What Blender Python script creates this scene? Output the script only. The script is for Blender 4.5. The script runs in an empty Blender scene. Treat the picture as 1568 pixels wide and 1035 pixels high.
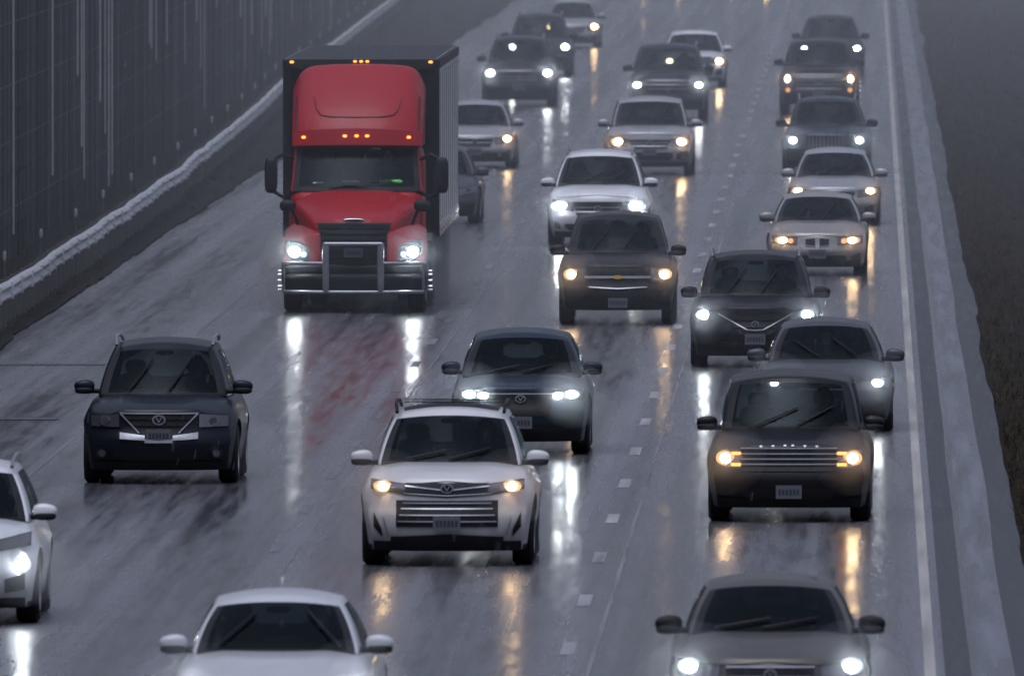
import bpy, bmesh, math, random
from mathutils import Vector, noise as mnoise
random.seed(7)
sc = bpy.context.scene
R = math.radians

# ------------------------------------------------------------------ materials
def nt(name):
    m = bpy.data.materials.new(name); m.use_nodes = True
    n = m.node_tree; n.nodes.clear()
    return m, n.nodes, n.links
def pbsdf(nodes, links, col=(.5,.5,.5), rough=.5, metal=0., coat=0., spec=.5, ior=1.5, emis=None, es=0):
    b = nodes.new('ShaderNodeBsdfPrincipled')
    b.inputs['Base Color'].default_value = (*col, 1)
    b.inputs['Roughness'].default_value = rough
    b.inputs['Metallic'].default_value = metal
    b.inputs['Coat Weight'].default_value = coat
    b.inputs['Coat Roughness'].default_value = .06
    b.inputs['IOR'].default_value = ior
    b.inputs['Specular IOR Level'].default_value = spec
    if emis:
        b.inputs['Emission Color'].default_value = (*emis, 1)
        b.inputs['Emission Strength'].default_value = es
    o = nodes.new('ShaderNodeOutputMaterial')
    links.new(b.outputs[0], o.inputs[0])
    return b
def simple(name, col, rough=.5, metal=0., coat=0., emis=None, es=0, nscale=30, bump=.15):
    m, N, L = nt(name)
    b = pbsdf(N, L, col, rough, metal, coat, .25 if max(col) < .04 else .5, emis=emis, es=es)
    if not emis:
        tc = N.new('ShaderNodeTexCoord'); no = N.new('ShaderNodeTexNoise')
        no.inputs['Scale'].default_value = nscale; no.inputs['Detail'].default_value = 3
        L.new(tc.outputs['Object'], no.inputs['Vector'])
        mx = N.new('ShaderNodeMix'); mx.data_type = 'RGBA'
        mx.inputs['A'].default_value = (*[c*.72 for c in col], 1)
        mx.inputs['B'].default_value = (*[min(1, c*1.2) for c in col], 1)
        L.new(no.outputs['Fac'], mx.inputs['Factor']); L.new(mx.outputs['Result'], b.inputs['Base Color'])
        bp = N.new('ShaderNodeBump'); bp.inputs['Strength'].default_value = bump; bp.inputs['Distance'].default_value = .01
        L.new(no.outputs['Fac'], bp.inputs['Height']); L.new(bp.outputs[0], b.inputs['Normal'])
    return m
def paint(name, col, metal=.0, rough=.35):
    m, N, L = nt(name)
    isred = col[1] < .01 and col[0] > .1
    b = pbsdf(N, L, col, rough, metal, .22 if max(col) < .1 else (.15 if isred else .7), .18 if max(col) < .1 else (.3 if isred else .5))
    tc = N.new('ShaderNodeTexCoord'); sp = N.new('ShaderNodeSeparateXYZ')
    L.new(tc.outputs['Object'], sp.inputs[0])
    no = N.new('ShaderNodeTexNoise'); no.inputs['Scale'].default_value = 3.5; no.inputs['Detail'].default_value = 5
    L.new(tc.outputs['Object'], no.inputs['Vector'])
    mr = N.new('ShaderNodeMapRange'); mr.inputs['From Min'].default_value = .95; mr.inputs['From Max'].default_value = .2
    L.new(sp.outputs['Z'], mr.inputs['Value'])
    mu = N.new('ShaderNodeMath'); mu.operation = 'MULTIPLY'
    L.new(mr.outputs[0], mu.inputs[0]); L.new(no.outputs['Fac'], mu.inputs[1])
    mx = N.new('ShaderNodeMix'); mx.data_type = 'RGBA'
    dk = (.012,.011,.011) if max(col) < .1 else (.04,.037,.035)
    mx.inputs['A'].default_value = (*col, 1); mx.inputs['B'].default_value = (*dk, 1)
    L.new(mu.outputs[0], mx.inputs['Factor']); L.new(mx.outputs['Result'], b.inputs['Base Color'])
    n2 = N.new('ShaderNodeTexNoise'); n2.inputs['Scale'].default_value = 70
    L.new(tc.outputs['Object'], n2.inputs['Vector'])
    bp = N.new('ShaderNodeBump'); bp.inputs['Strength'].default_value = .12; bp.inputs['Distance'].default_value = .01
    L.new(n2.outputs['Fac'], bp.inputs['Height']); L.new(bp.outputs[0], b.inputs['Normal'])
    r2 = N.new('ShaderNodeMapRange'); r2.inputs['To Min'].default_value = rough*.8; r2.inputs['To Max'].default_value = rough*1.5
    L.new(no.outputs['Fac'], r2.inputs['Value']); L.new(r2.outputs[0], b.inputs['Roughness'])
    return m
def glassmat(name, tint=.28):
    m, N, L = nt(name)
    tr = N.new('ShaderNodeBsdfTransparent'); tr.inputs[0].default_value = (tint*.9, tint, tint, 1)
    gl = N.new('ShaderNodeBsdfGlossy'); gl.inputs['Roughness'].default_value = .06; gl.inputs[0].default_value = (.30,.36,.40,1)
    tc = N.new('ShaderNodeTexCoord'); no = N.new('ShaderNodeTexNoise'); no.inputs['Scale'].default_value = 60
    L.new(tc.outputs['Object'], no.inputs['Vector'])
    bp = N.new('ShaderNodeBump'); bp.inputs['Strength'].default_value = .15; bp.inputs['Distance'].default_value = .01
    L.new(no.outputs['Fac'], bp.inputs['Height']); L.new(bp.outputs[0], gl.inputs['Normal'])
    fr = N.new('ShaderNodeFresnel'); fr.inputs['IOR'].default_value = 1.4
    mx = N.new('ShaderNodeMixShader'); o = N.new('ShaderNodeOutputMaterial')
    L.new(fr.outputs[0], mx.inputs[0]); L.new(tr.outputs[0], mx.inputs[1]); L.new(gl.outputs[0], mx.inputs[2]); L.new(mx.outputs[0], o.inputs[0])
    return m
def emit(name, col, s):
    m, N, L = nt(name)
    e = N.new('ShaderNodeEmission'); e.inputs[0].default_value = (*col, 1); e.inputs[1].default_value = s
    o = N.new('ShaderNodeOutputMaterial'); L.new(e.outputs[0], o.inputs[0]); return m
def scatter(name, dens, col=(.9,.92,1.), g=.2):
    m, N, L = nt(name)
    v = N.new('ShaderNodeVolumeScatter'); v.inputs['Color'].default_value = (*col, 1); v.inputs['Density'].default_value = dens
    v.inputs['Anisotropy'].default_value = g
    o = N.new('ShaderNodeOutputMaterial'); L.new(v.outputs[0], o.inputs['Volume']); return m

M = {}
M['black'] = simple('black_plastic', (.010,.010,.012), .5)
M['grille'] = simple('grille_mesh', (.008,.008,.010), .4, nscale=80, bump=.6)
M['tyre'] = simple('tyre_rubber', (.012,.012,.013), .7)
M['rim'] = simple('wheel_rim', (.3,.3,.31), .35, .8)
M['chrome'] = simple('chrome_trim', (.55,.56,.59), .2, 1., nscale=8)
M['silver'] = simple('satin_silver', (.33,.34,.36), .35, .7)
M['glass'] = glassmat('car_glass', .36)
M['lamp'] = simple('lamp_housing', (.14,.14,.16), .12, .6, 1.)
M['interior'] = simple('interior_trim', (.03,.03,.033), .7)
M['seat'] = simple('seat_fabric', (.10,.10,.105), .8)
M['skin'] = simple('skin', (.42,.27,.2), .5)
M['cloth'] = simple('dark_cloth', (.05,.055,.08), .9)
M['plate'] = simple('licence_plate', (.11,.115,.13), .4)
M['platetext'] = simple('plate_text', (.03,.035,.06), .4)
M['amber'] = emit('amber_marker', (1,.30,.05), 3.5)
M['LW'] = emit('headlight_white', (.86,.95,1), 110)
M['LWd'] = emit('headlight_white_soft', (.72,.88,1), 1.0)
M['LH'] = emit('headlight_halogen', (1,.66,.34), 60)
M['LHd'] = emit('headlight_halogen_soft', (1,.46,.20), 1.1)
M['gold'] = simple('gold_emblem', (.5,.33,.08), .3, .6)
M['amberlens'] = simple('amber_lens', (.5,.16,.05), .2)
M['spray'] = scatter('road_spray', .085, g=.3)
M['glare_mist'] = scatter('lamp_glare_mist', .16, g=.55)  # added volume that imitates the glare halo of a headlight
P = {
 'white': paint('paint_white', (.66,.67,.70)),
 'wsil': paint('paint_white_silver', (.50,.51,.54)),
 'pearl': paint('paint_pearl', (.57,.56,.57)),
 'silver': paint('paint_silver', (.34,.35,.37), .4),
 'champ': paint('paint_champagne', (.29,.27,.25), .4),
 'grey': paint('paint_grey', (.07,.075,.09), .4),
 'olive': paint('paint_warm_grey', (.095,.092,.085), .4),
 'dgrey': paint('paint_dark_grey', (.018,.021,.030), .3),
 'navy': paint('paint_navy', (.006,.009,.018), .1),
 'black': paint('paint_black', (.005,.005,.007), .1),
 'brown': paint('paint_graphite_brown', (.018,.015,.015), .3),
 'blue': paint('paint_blue_grey', (.016,.028,.045), .3),
 'red': paint('paint_red', (.33,.003,.010), .0, .38),
}

# ------------------------------------------------------------------ mesh helpers
def cl(a, b, t): return a+(b-a)*t
def interp(pts, x):
    if x <= pts[0][0]: return pts[0][1]
    for (a, fa), (b, fb) in zip(pts, pts[1:]):
        if x <= b:
            return cl(fa, fb, (x-a)/(b-a) if b > a else 0)
    return pts[-1][1]
class Part:
    def __init__(s): s.v = []; s.f = []; s.m = []; s.mats = []
    def mi(s, mat):
        if mat not in s.mats: s.mats.append(mat)
        return s.mats.index(mat)
    def add(s, vs, fs, mat):
        o = len(s.v); s.v += [tuple(p) for p in vs]
        k = s.mi(mat) if not isinstance(mat, list) else None
        for i, f in enumerate(fs):
            s.f.append(tuple(o+j for j in f)); s.m.append(k if k is not None else s.mi(mat[i]))
    def boxgrid(s, U, V, T, mp, matf):
        idx = {}; vs = []; fs = []; ms = []
        def g(i, j, k):
            if (i, j, k) not in idx:
                idx[(i, j, k)] = len(vs); vs.append(mp(U[i], V[j], T[k]))
            return idx[(i, j, k)]
        nu, nv, ntt = len(U)-1, len(V)-1, len(T)-1
        mf = matf if callable(matf) else (lambda *a: matf)
        for j, side in ((0, 'front'), (nv, 'rear')):
            for i in range(nu):
                for k in range(ntt):
                    fs.append((g(i,j,k), g(i+1,j,k), g(i+1,j,k+1), g(i,j,k+1)) if j == 0 else (g(i,j,k+1), g(i+1,j,k+1), g(i+1,j,k), g(i,j,k)))
                    ms.append(mf(side, (U[i]+U[i+1])/2, 0, (T[k]+T[k+1])/2))
        for i, side in ((0, 'left'), (nu, 'right')):
            for j in range(nv):
                for k in range(ntt):
                    q = (g(i,j,k), g(i,j,k+1), g(i,j+1,k+1), g(i,j+1,k))
                    fs.append(q if i == 0 else q[::-1])
                    ms.append(mf(side, 0, (V[j]+V[j+1])/2, (T[k]+T[k+1])/2))
        for k, side in ((0, 'bottom'), (ntt, 'top')):
            for i in range(nu):
                for j in range(nv):
                    q = (g(i,j,k), g(i,j+1,k), g(i+1,j+1,k), g(i+1,j,k))
                    fs.append(q if k == 0 else q[::-1])
                    ms.append(mf(side, (U[i]+U[i+1])/2, (V[j]+V[j+1])/2, 0))
        s.add(vs, fs, ms)
    def box(s, c, h, mat, rot=None):
        A = [-1, 1]
        def mp(u, v, t):
            p = Vector((u*h[0], v*h[1], t*h[2]))
            if rot: p = rot @ p
            return (c[0]+p.x, c[1]+p.y, c[2]+p.z)
        s.boxgrid(A, A, A, mp, mat)
    def rbox(s, c, h, mat, p=4., n=5, bend=None):
        A = [-1+2*i/n for i in range(n+1)]
        def mp(u, v, t):
            mxx = max(abs(u), abs(v), abs(t)); q = (abs(u)**p+abs(v)**p+abs(t)**p)**(1/p)
            k = mxx/q
            x, y, z = c[0]+u*k*h[0], c[1]+v*k*h[1], c[2]+t*k*h[2]
            return bend(x, y, z) if bend else (x, y, z)
        s.boxgrid(A, A, A, mp, mat)
    def tube(s, pts, r, mat, n=8, closed=False):
        pts = [Vector(p) for p in pts]; vs = []; fs = []
        m = len(pts)
        for i, p in enumerate(pts):
            a = pts[max(i-1, 0)]; b = pts[min(i+1, m-1)]
            if closed: a = pts[i-1]; b = pts[(i+1) % m]
            d = (b-a).normalized()
            ref = Vector((0,0,1)) if abs(d.z) < .9 else Vector((1,0,0))
            e1 = d.cross(ref).normalized(); e2 = d.cross(e1)
            for k in range(n):
                an = 2*math.pi*k/n
                vs.append(p+r*(math.cos(an)*e1+math.sin(an)*e2))
        for i in range(m if closed else m-1):
            for k in range(n):
                j = (i+1) % m
                fs.append((i*n+k, i*n+(k+1) % n, j*n+(k+1) % n, j*n+k))
        if not closed:
            fs.append(tuple(range(n))); fs.append(tuple((m-1)*n+k for k in range(n))[::-1])
        s.add(vs, fs, mat)
    def lathe_x(s, c, prof, mat, n=28):
        vs = []; fs = []; ms = []
        for (dx, r, mt) in prof:
            for k in range(n):
                a = 2*math.pi*k/n
                vs.append((c[0]+dx, c[1]+r*math.cos(a), c[2]+r*math.sin(a)))
        for i in range(len(prof)-1):
            for k in range(n):
                fs.append((i*n+k, i*n+(k+1) % n, (i+1)*n+(k+1) % n, (i+1)*n+k)); ms.append(prof[i+1][2])
        fs.append(tuple(range(n))); ms.append(prof[0][2]); fs.append(tuple((len(prof)-1)*n+k for k in range(n))); ms.append(prof[-1][2])
        s.add(vs, fs, ms)
    def wheel(s, x, y, r, w, side):
        t, ri = M['tyre'], M['rim']
        pr = [(-w/2, r*.62, t), (-w/2, r*.9, t), (-w*.36, r, t), (w*.36, r, t), (w/2, r*.9, t), (w/2, r*.66, t), (w*.42, r*.64, ri), (w*.3, r*.5, ri), (w*.34, r*.15, ri), (w*.42, r*.1, ri)]
        if side < 0: pr = [(-a, b, c) for a, b, c in pr]
        s.lathe_x((x, y, r), pr, t)
    def finish(s, name, parent=None, sub=0, angle=38, cutter=None, recalc=True):
        me = bpy.data.meshes.new(name)
        me.from_pydata(s.v, [], s.f)
        for mt in s.mats: me.materials.append(mt)
        me.polygons.foreach_set('material_index', s.m)
        if recalc:
            bm = bmesh.new(); bm.from_mesh(me); bmesh.ops.recalc_face_normals(bm, faces=bm.faces[:]); bm.to_mesh(me); bm.free()
        ob = bpy.data.objects.new(name, me); sc.collection.objects.link(ob)
        if sub or cutter:
            if sub:
                md = ob.modifiers.new('s', 'SUBSURF'); md.levels = sub; md.render_levels = sub
            if cutter:
                md = ob.modifiers.new('b', 'BOOLEAN'); md.operation = 'DIFFERENCE'; md.object = cutter; md.solver = 'EXACT'
            bpy.context.view_layer.update()
            dg = bpy.context.evaluated_depsgraph_get()
            m2 = bpy.data.meshes.new_from_object(ob.evaluated_get(dg))
            ob.modifiers.clear(); ob.data = m2; me = m2
        me.polygons.foreach_set('use_smooth', [True]*len(me.polygons))
        try: me.set_sharp_from_angle(angle=R(angle))
        except Exception: pass
        if parent: ob.parent = parent
        return ob
def empty(name, loc, rz=0):
    e = bpy.data.objects.new(name, None); e.empty_display_size = .5
    e.location = loc; e.rotation_euler = (0, 0, rz); sc.collection.objects.link(e); return e

# ------------------------------------------------------------------ passenger vehicles
WIPERS = [((-.6,.12,-.05,.26),(.0,.12,.6,.30)), ((-.55,.12,-.2,.66),(.1,.12,.45,.62)), ((-.1,.12,-.62,.5),(.6,.12,.15,.56)), ((-.5,.11,.12,.42),(.1,.11,.68,.44)), ((-.7,.12,-.5,.7),(.02,.12,.2,.7))]
DEF = dict(L=4.7, W=1.88, H=1.68, gc=.17, zhf=.93, zcowl=1.10, hl=1.15, ytop=1.85, yrb=4.5, yrt=4.0, ztail=1.08,
    wb=.83, wr=.62, nose=.46, wr_=.36, prof=[(.17,.16),(.30,.04),(.46,0),(.57,.02),(.66,.08),(.88,.13),(1.05,.28)], wheely=.95, axle=2.75,
    hlp=(.50,.86,.72,.86,.74,.92), lamp=(.70,.81,.07,.06), lt='w', grille=(.46,.42,.62,.84), bars=[.69,.77], barmat='chrome',
    lower=(.5,.42,.31,.48), vents=True, clad=True, plate=.5, fog=None, emblem=(.76,.06), mirror='body', mz=1.16, rails=False, extras=[], bed=None,
    wip=None, antenna=False, ridge=.55, roofp=False)
def car(name, X, Y, colr, **kw):
    S = dict(DEF); S.update(kw)
    L, W, H, gc = S['L'], S['W'], S['H'], S['gc']; W2 = W/2
    pm = P[colr]
    root = empty(name, (X, Y, 0), R(random.uniform(-.5, .5)))
    zc, hl = S['zcowl'], S['hl']
    zt = [(0, S['zhf']), (.18, S['zhf']+.05), (hl*.6, cl(S['zhf']+.05, zc, .7)), (hl+.15, zc), (S['yrb'], S['ztail']), (L, S['ztail']-.12)]
    if S['bed']: zt = zt[:4]+[(S['bed'], zc), (S['bed']+.05, S['ztail']), (L, S['ztail'])]
    def fy(x, z): return interp(S['prof'], z)+S['nose']*(abs(x)/W2)**2.8
    def bm_(u, v, t):
        y0 = v*L
        zb = gc+.03*min(1, y0)+.08*v**4
        z = zb+t*(interp(zt, y0)-zb)
        au = abs(u)
        fr = max(0, 1-y0/(hl+.3))
        z -= (.07*au**5+.10*fr*au**3)*t*t*t
        z += t**4*fr**.5*.030*math.exp(-((au-S['ridge'])/.12)**2)
        w = W2*(1-.07*(1-t)**2.5-.115*t**4)
        w *= 1-.08*max(0, 1-y0/.7)**2-.06*max(0, 1-(L-y0)/.6)**2
        wy = S['wheely']
        for a in (wy, wy+S['axle']):
            w += .04*math.exp(-((y0-a)/.42)**2)*math.exp(-((t-.5)/.35)**2)
        w -= .02*math.exp(-((t-.3)/.15)**2)*(1-math.exp(-((y0-wy)/.6)**2))*(1-math.exp(-((y0-wy-S['axle'])/.6)**2))
        x = u*w
        y = y0+fy(x, z)*max(0, 1-y0/hl)**1.5-.25*abs(u)**3*max(0, 1-(L-y0)/.9)**1.5
        return (x, y, z)
    U = [-1,-.95,-.86,-.74,-.62,-.5,-.33,-.16,0,.16,.33,.5,.62,.74,.86,.95,1]
    Vm = [0,.02,.08,.18,.32,.5,.7,.9,hl,hl+.3]
    rest = 12; V = [q/L for q in Vm]+[cl((hl+.3)/L, 1, i/rest) for i in range(1, rest-1)]+[1-.12/L, 1]
    T = [0,.08,.2,.34,.44,.52,.60,.68,.78,.88,.96,1]
    b = Part(); b.mi(pm); b.mi(M['black'])
    b.boxgrid(U, V, T, bm_, lambda sd, u, v, t: M['black'] if (sd == 'bottom' or (t < .1 and sd in ('left','right'))) else pm)
    cut = Part(); cut.mi(pm); cut.mi(M['black'])
    wr_ = S['wr_']
    for a in (S['wheely'], S['wheely']+S['axle']):
        for sd in (-1, 1):
            cut.lathe_x((sd*(W2-.05), a, wr_), [(-.25, wr_+.07, M['black']), (.3, wr_+.07, M['black'])], M['black'], 24)
    co = cut.finish('cutter', None)
    b.finish('body', root, 1, cutter=co)
    bpy.data.objects.remove(co)
    # cabin
    zb = zc-.05; wb, wrr = S['wb'], S['wr']
    yfb, yft, yrb, yrt = hl-.02, S['ytop'], S['yrb'], S['yrt']
    if S['bed']: yrb = S['bed']; yrt = S['bed']-.1
    def cm(u, v, t):
        w = cl(wb, wrr, t**1.35)
        w *= 1-.05*abs(2*v-1)**3
        yf = cl(yfb, yft, t**1.08)+.20*abs(u)**2.2
        yr = cl(yrb, yrt, t)-.1*abs(u)**2
        z = zb+t*(H-zb)
        z -= (.075*abs(u)**2.4+.05*abs(2*v-.9)**2.2)*t**3
        return (u*w, cl(yf, yr, v), z)
    UC = [-1,-.965,-.9,-.6,-.3,0,.3,.6,.9,.965,1]
    TC = [0,.09,.12,.35,.6,.82,.87,.955,1]
    VC = [0,.03,.1,.3,.36,.38,.55,.62,.64,.8,.9,.97,1]
    def cmat(sd, u, v, t):
        if sd in ('front', 'rear') and abs(u) < .91 and .1 < t < .86: return M['glass']
        if sd in ('front', 'rear') and abs(u) < .97 and t < .9: return M['black']
        if sd in ('left', 'right') and .1 < t < .86 and ((.1 < v < .36) or (.38 < v < .62) or (.64 < v < .9)): return M['glass']
        if sd in ('left', 'right') and .1 < t < .86 and .1 < v < .9: return M['black']
        if S['roofp'] and sd == 'top' and abs(u) < .85 and .1 < v < .8: return M['black']
        return pm
    cb = Part(); cb.boxgrid(UC, VC, TC, cm, cmat); cb.finish('cabin', root, 1)
    # front details
    d = Part()
    def patch(mat, c, off=.014, n=6, m=3, mirror=True, skirt=.05):
        x0, x1, za0, za1, zb0, zb1 = c
        for sg in ((1, -1) if mirror else (1,)):
            vs = []; fs = []
            for i in range(n+1):
                for j in range(m+1):
                    a = i/n; q = j/m
                    x = cl(x0, x1, a); z = cl(cl(za0, zb0, a), cl(za1, zb1, a), q)
                    vs.append((sg*x, fy(x, z)-off, z))
            for i in range(n):
                for j in range(m):
                    o = i*(m+1)+j; fs.append((o, o+m+1, o+m+2, o+1))
            loop = [i*(m+1) for i in range(n+1)]+[n*(m+1)+j for j in range(1, m+1)]+[i*(m+1)+m for i in range(n-1, -1, -1)]+[j for j in range(m-1, 0, -1)]
            k0 = len(vs)
            for q in loop: vs.append((vs[q][0], vs[q][1]+skirt+off, vs[q][2]))
            for i in range(len(loop)):
                j = (i+1) % len(loop); fs.append((loop[i], loop[j], k0+j, k0+i))
            d.add(vs, fs, mat)
    def disc(mat, cx, cz, rx, rz, off=.03, mirror=True, n=16, ring=None):
        for sg in ((1, -1) if mirror else (1,)):
            vs = []; fs = []
            base = fy(cx, cz)-off
            for k in range(n):
                a = 2*math.pi*k/n; vs.append((sg*(cx+rx*math.cos(a)), base+.35*(fy(cx+rx*math.cos(a), cz)-fy(cx, cz)), cz+rz*math.sin(a)))
            for k in range(n):
                vs.append((vs[k][0], vs[k][1]+off+.02, vs[k][2]))
            fs.append(tuple(range(n)))
            for k in range(n): fs.append((k, (k+1) % n, n+(k+1) % n, n+k))
            d.add(vs, fs, mat)
    if S['clad']: patch(M['black'], (-W2*.84, W2*.84, gc+.01, gc+.11, gc+.01, gc+.11), .012, 14, 2, False)
    if S['lower']:
        wt, wl, z0, z1 = S['lower']
        patch(M['black'], (0, wl, z0, z1, z0, z1), .012, 6, 3)
        patch(M['black'], (wl-.001, wt, z0, z1, (z0+z1)/2, z1), .012, 3, 3)
        if S['vents']: patch(M['black'], (wt+.08, W2*.84, z0+.02, z1-.01, z0+.05, z1+.05), .012, 4, 3)
    if S['grille']:
        wt, wl, z0, z1 = S['grille']
        patch(M['grille'], (0, wl, z0, z1, z0, z1), .014, 6, 5)
        patch(M['grille'], (wl-.001, wt, z0, z1, z1-.05, z1), .014, 3, 3)
        for zb_ in S['bars']:
            ww = cl(wl, wt, (zb_-z0)/(z1-z0))
            patch(M[S['barmat']], (0, ww, zb_-.007, zb_+.007, zb_-.007, zb_+.007), .03, 8, 1)
        ch = M[S['barmat']]
        patch(ch, (0, wt, z1-.004, z1+.010, z1-.004, z1+.010), .022, 8, 1)
    h = S['hlp']
    patch(M['lamp'], h, .02, 6, 3)
    patch(M['black'], (h[0]-.008, h[1]+.004, h[2]-.012, h[3]+.01, h[4]-.012, h[5]+.01), .010, 6, 3)
    lx, lz, rx, rz = S['lamp']
    if S['lt'] in 'wh':
        A, B = (M['LW'], M['LWd']) if S['lt'] == 'w' else (M['LH'], M['LHd'])
        disc(B, lx, lz, rx*1.35, rz*1.2, .045)
        disc(A, lx, lz, rx*.75, rz*.8, .06)
    else:
        disc(M['chrome'], lx, lz, rx, rz, .035)
        disc(M['lamp'], lx, lz, rx*.6, rz*.6, .05)
    if S['fog']:
        fx, fz, fr, on = S['fog']
        disc(M['black'], fx, fz, fr*1.8, fr*1.4, .02)
        disc(M['LW'] if on == 'w' else (M['LHd'] if on == 'h' else M['lamp']), fx, fz, fr, fr, .04)
    if S['plate']:
        z = S['plate']
        d.box((0, fy(0, z)-.04, z), (.15, .012, .077), M['plate'])
        for i in range(6): d.box((-.105+.042*i, fy(0, z)-.054, z), (.013, .004, .032), M['platetext'])
    if S['emblem']:
        z, r = S['emblem']; disc(M['silver'], 0, z, r, r*.75, .045, False); disc(M['black'], 0, z, r*.72, r*.5, .05, False)
        for sg in (-1, 1): d.tube([(sg*r*.45, fy(0, z)-.056, z+r*.4), (0, fy(0, z)-.056, z-r*.35)], r*.09, M['silver'], 4)
    patch(M['black'], (0, W2*.8, S['zhf']-.035, S['zhf']-.029, S['zhf']-.09, S['zhf']-.084), .006, 8, 1)
    for ex in S['extras']:
        if ex[0] == 'p': patch(M[ex[1]] if ex[1] in M else P[ex[1]], ex[2], ex[3], 6, 2, ex[4])
        else: disc(M[ex[1]], *ex[2], off=ex[3], mirror=ex[4])
    for (u0, t0, u1, t1) in (S['wip'] or random.choice(WIPERS)):
        pts = []
        for i in range(6):
            a = i/5; p = cm(cl(u0, u1, a), 0, cl(t0, t1, a)); pts.append((p[0], p[1]-.03, p[2]+.005))
        d.tube(pts, .012, M['black'], 5)
    d.finish('front_trim', root, 0)
    w = Part()
    for a in (S['wheely'], S['wheely']+S['axle']):
        for sd in (-1, 1): w.wheel(sd*(W2-.14), a, wr_, .24, sd)
    w.box((0, S['wheely']+S['axle']/2, gc+.07), (W2-.35, S['axle']/2+.3, .05), M['black'])
    w.finish('wheels', root)
    # mirrors
    mm = pm if S['mirror'] == 'body' else M['black']
    mi = Part(); mz = S['mz']; my = hl+.4
    for sd in (-1, 1):
        mi.rbox((sd*(W2+.01), my, mz), (.125, .08, .08), mm, 2.8, 6, lambda x, y, z: (x, y, mz+(z-mz)*(1-.25*max(0, (abs(x)-W2)/.14))))
        mi.rbox((sd*(W2-.12), my+.03, mz-.06), (.11, .04, .03), M['black'], 3)
        mi.rbox((sd*(W2+.01), my-.015, mz-.05), (.115, .075, .045), M['black'], 3)
        mi.box((sd*(W2+.01), my+.078, mz), (.095, .004, .06), M['chrome'])
    if S['rails']:
        for sd in (-1, 1):
            pts = [(sd*(wrr-.03), yft+.07, H-.08), (sd*(wrr-.02), yft+.18, H-.01), (sd*(wrr-.01), yft+.5, H+.02), (sd*(wrr-.01), (yft+yrt)/2, H+.03), (sd*(wrr-.01), yrt-.3, H+.005), (sd*(wrr-.03), yrt-.1, H-.06)]
            mi.tube(pts, .02, M[S['rails']], 8)
        if S['roofp']:
            for yy in (yft+.7, yrt-.5): mi.rbox((0, yy, H+.015), (wrr-.04, .03, .008), M['black'], 5)
    if S['antenna']: mi.rbox((0, yrt-.3, H+.03), (.02, .1, .05), mm, 2.5)
    mi.finish('mirrors_and_rails', root, 0)
    # interior
    it = Part(); sy = hl+1.35; bz = zc
    it.rbox((0, hl+.55, bz-.03), (wb-.1, .28, .07), M['interior'], 4)
    for sx in (-.38, .38):
        it.rbox((sx, sy, bz+.02), (.23, .08, .2), M['seat'], 4)
        it.rbox((sx, sy+.02, bz+.29), (.13, .05, .09), M['seat'], 3)
    if L > 4 and not S['bed']:
        it.rbox((0, sy+.95, bz+.0), (.6, .08, .15), M['seat'], 5)
        for sx in (-.38, .38): it.rbox((sx, sy+.95, bz+.2), (.12, .05, .07), M['seat'], 3)
    ring = [(.38+.18*math.cos(a*math.pi/8), hl+.85-.07*math.sin(a*math.pi/8), bz+.02+.16*math.sin(a*math.pi/8)) for a in range(16)]
    it.tube(ring, .015, M['interior'], 6, True)
    it.rbox((0, yft+.05, H-.17), (.11, .02, .03), M['interior'], 3)
    it.finish('interior', root, 0)
    dr = Part()
    dr.rbox((.38, sy-.15, bz-.04), (.22, .12, .2), M['cloth'], 2.6)
    dr.rbox((.38, sy-.14, bz+.2), (.055, .06, .09), M['skin'], 2.2)
    dr.rbox((.38, sy-.15, bz+.31), (.075, .09, .115), M['skin'], 2.2, 6)
    dr.rbox((.38, sy-.12, bz+.36), (.083, .095, .085), M['cloth'], 2.2, 6)
    for k in (-1, 1): dr.tube([(.38+k*.2, sy-.15, bz+.05), (.38+k*.24, sy-.3, bz-.08), (.38+k*.16, hl+.84, bz+.06)], .045, M['cloth'], 7)
    dr.finish('driver', root, 0)
    # spray thrown up by the tyres and mist added at lamps to imitate glare
    if Y < 620:
        sp = Part(); sp.rbox((0, L*.62+1.3, .3), (W2+.4, L*.62+1.0, .60), M['spray'], 2., 8)
        sp.finish('spray_mist', root, 0)
    if S['lt'] in 'wh' and Y < 560:
        lm = Part()
        for sd in (-1, 1): lm.rbox((sd*lx, fy(lx, lz)-.12, lz), (.50, .5, .44), M['glare_mist'], 2., 6)
        lm.finish('lamp_glare_mist', root, 0)
    return root

SUV = dict(L=4.85, W=1.93, H=1.72, rails='silver')
SED = dict(L=4.75, W=1.82, H=1.44, gc=.15, zhf=.74, zcowl=.94, hl=1.2, ytop=2.0, yrb=4.25, yrt=3.5, ztail=1.0, wb=.78, wr=.56, wr_=.33,
    prof=[(.15,.14),(.27,.04),(.40,0),(.47,.02),(.54,.06),(.68,.10),(.9,.28)], hlp=(.46,.83,.54,.66,.60,.73), lamp=(.68,.65,.07,.05), grille=(.4,.34,.48,.66), bars=[.57],
    lower=(.5,.4,.21,.35), plate=.38, emblem=(.6,.06), mz=.99)
def mk(base, **k):
    d = dict(base); d.update(k); return d

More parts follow.
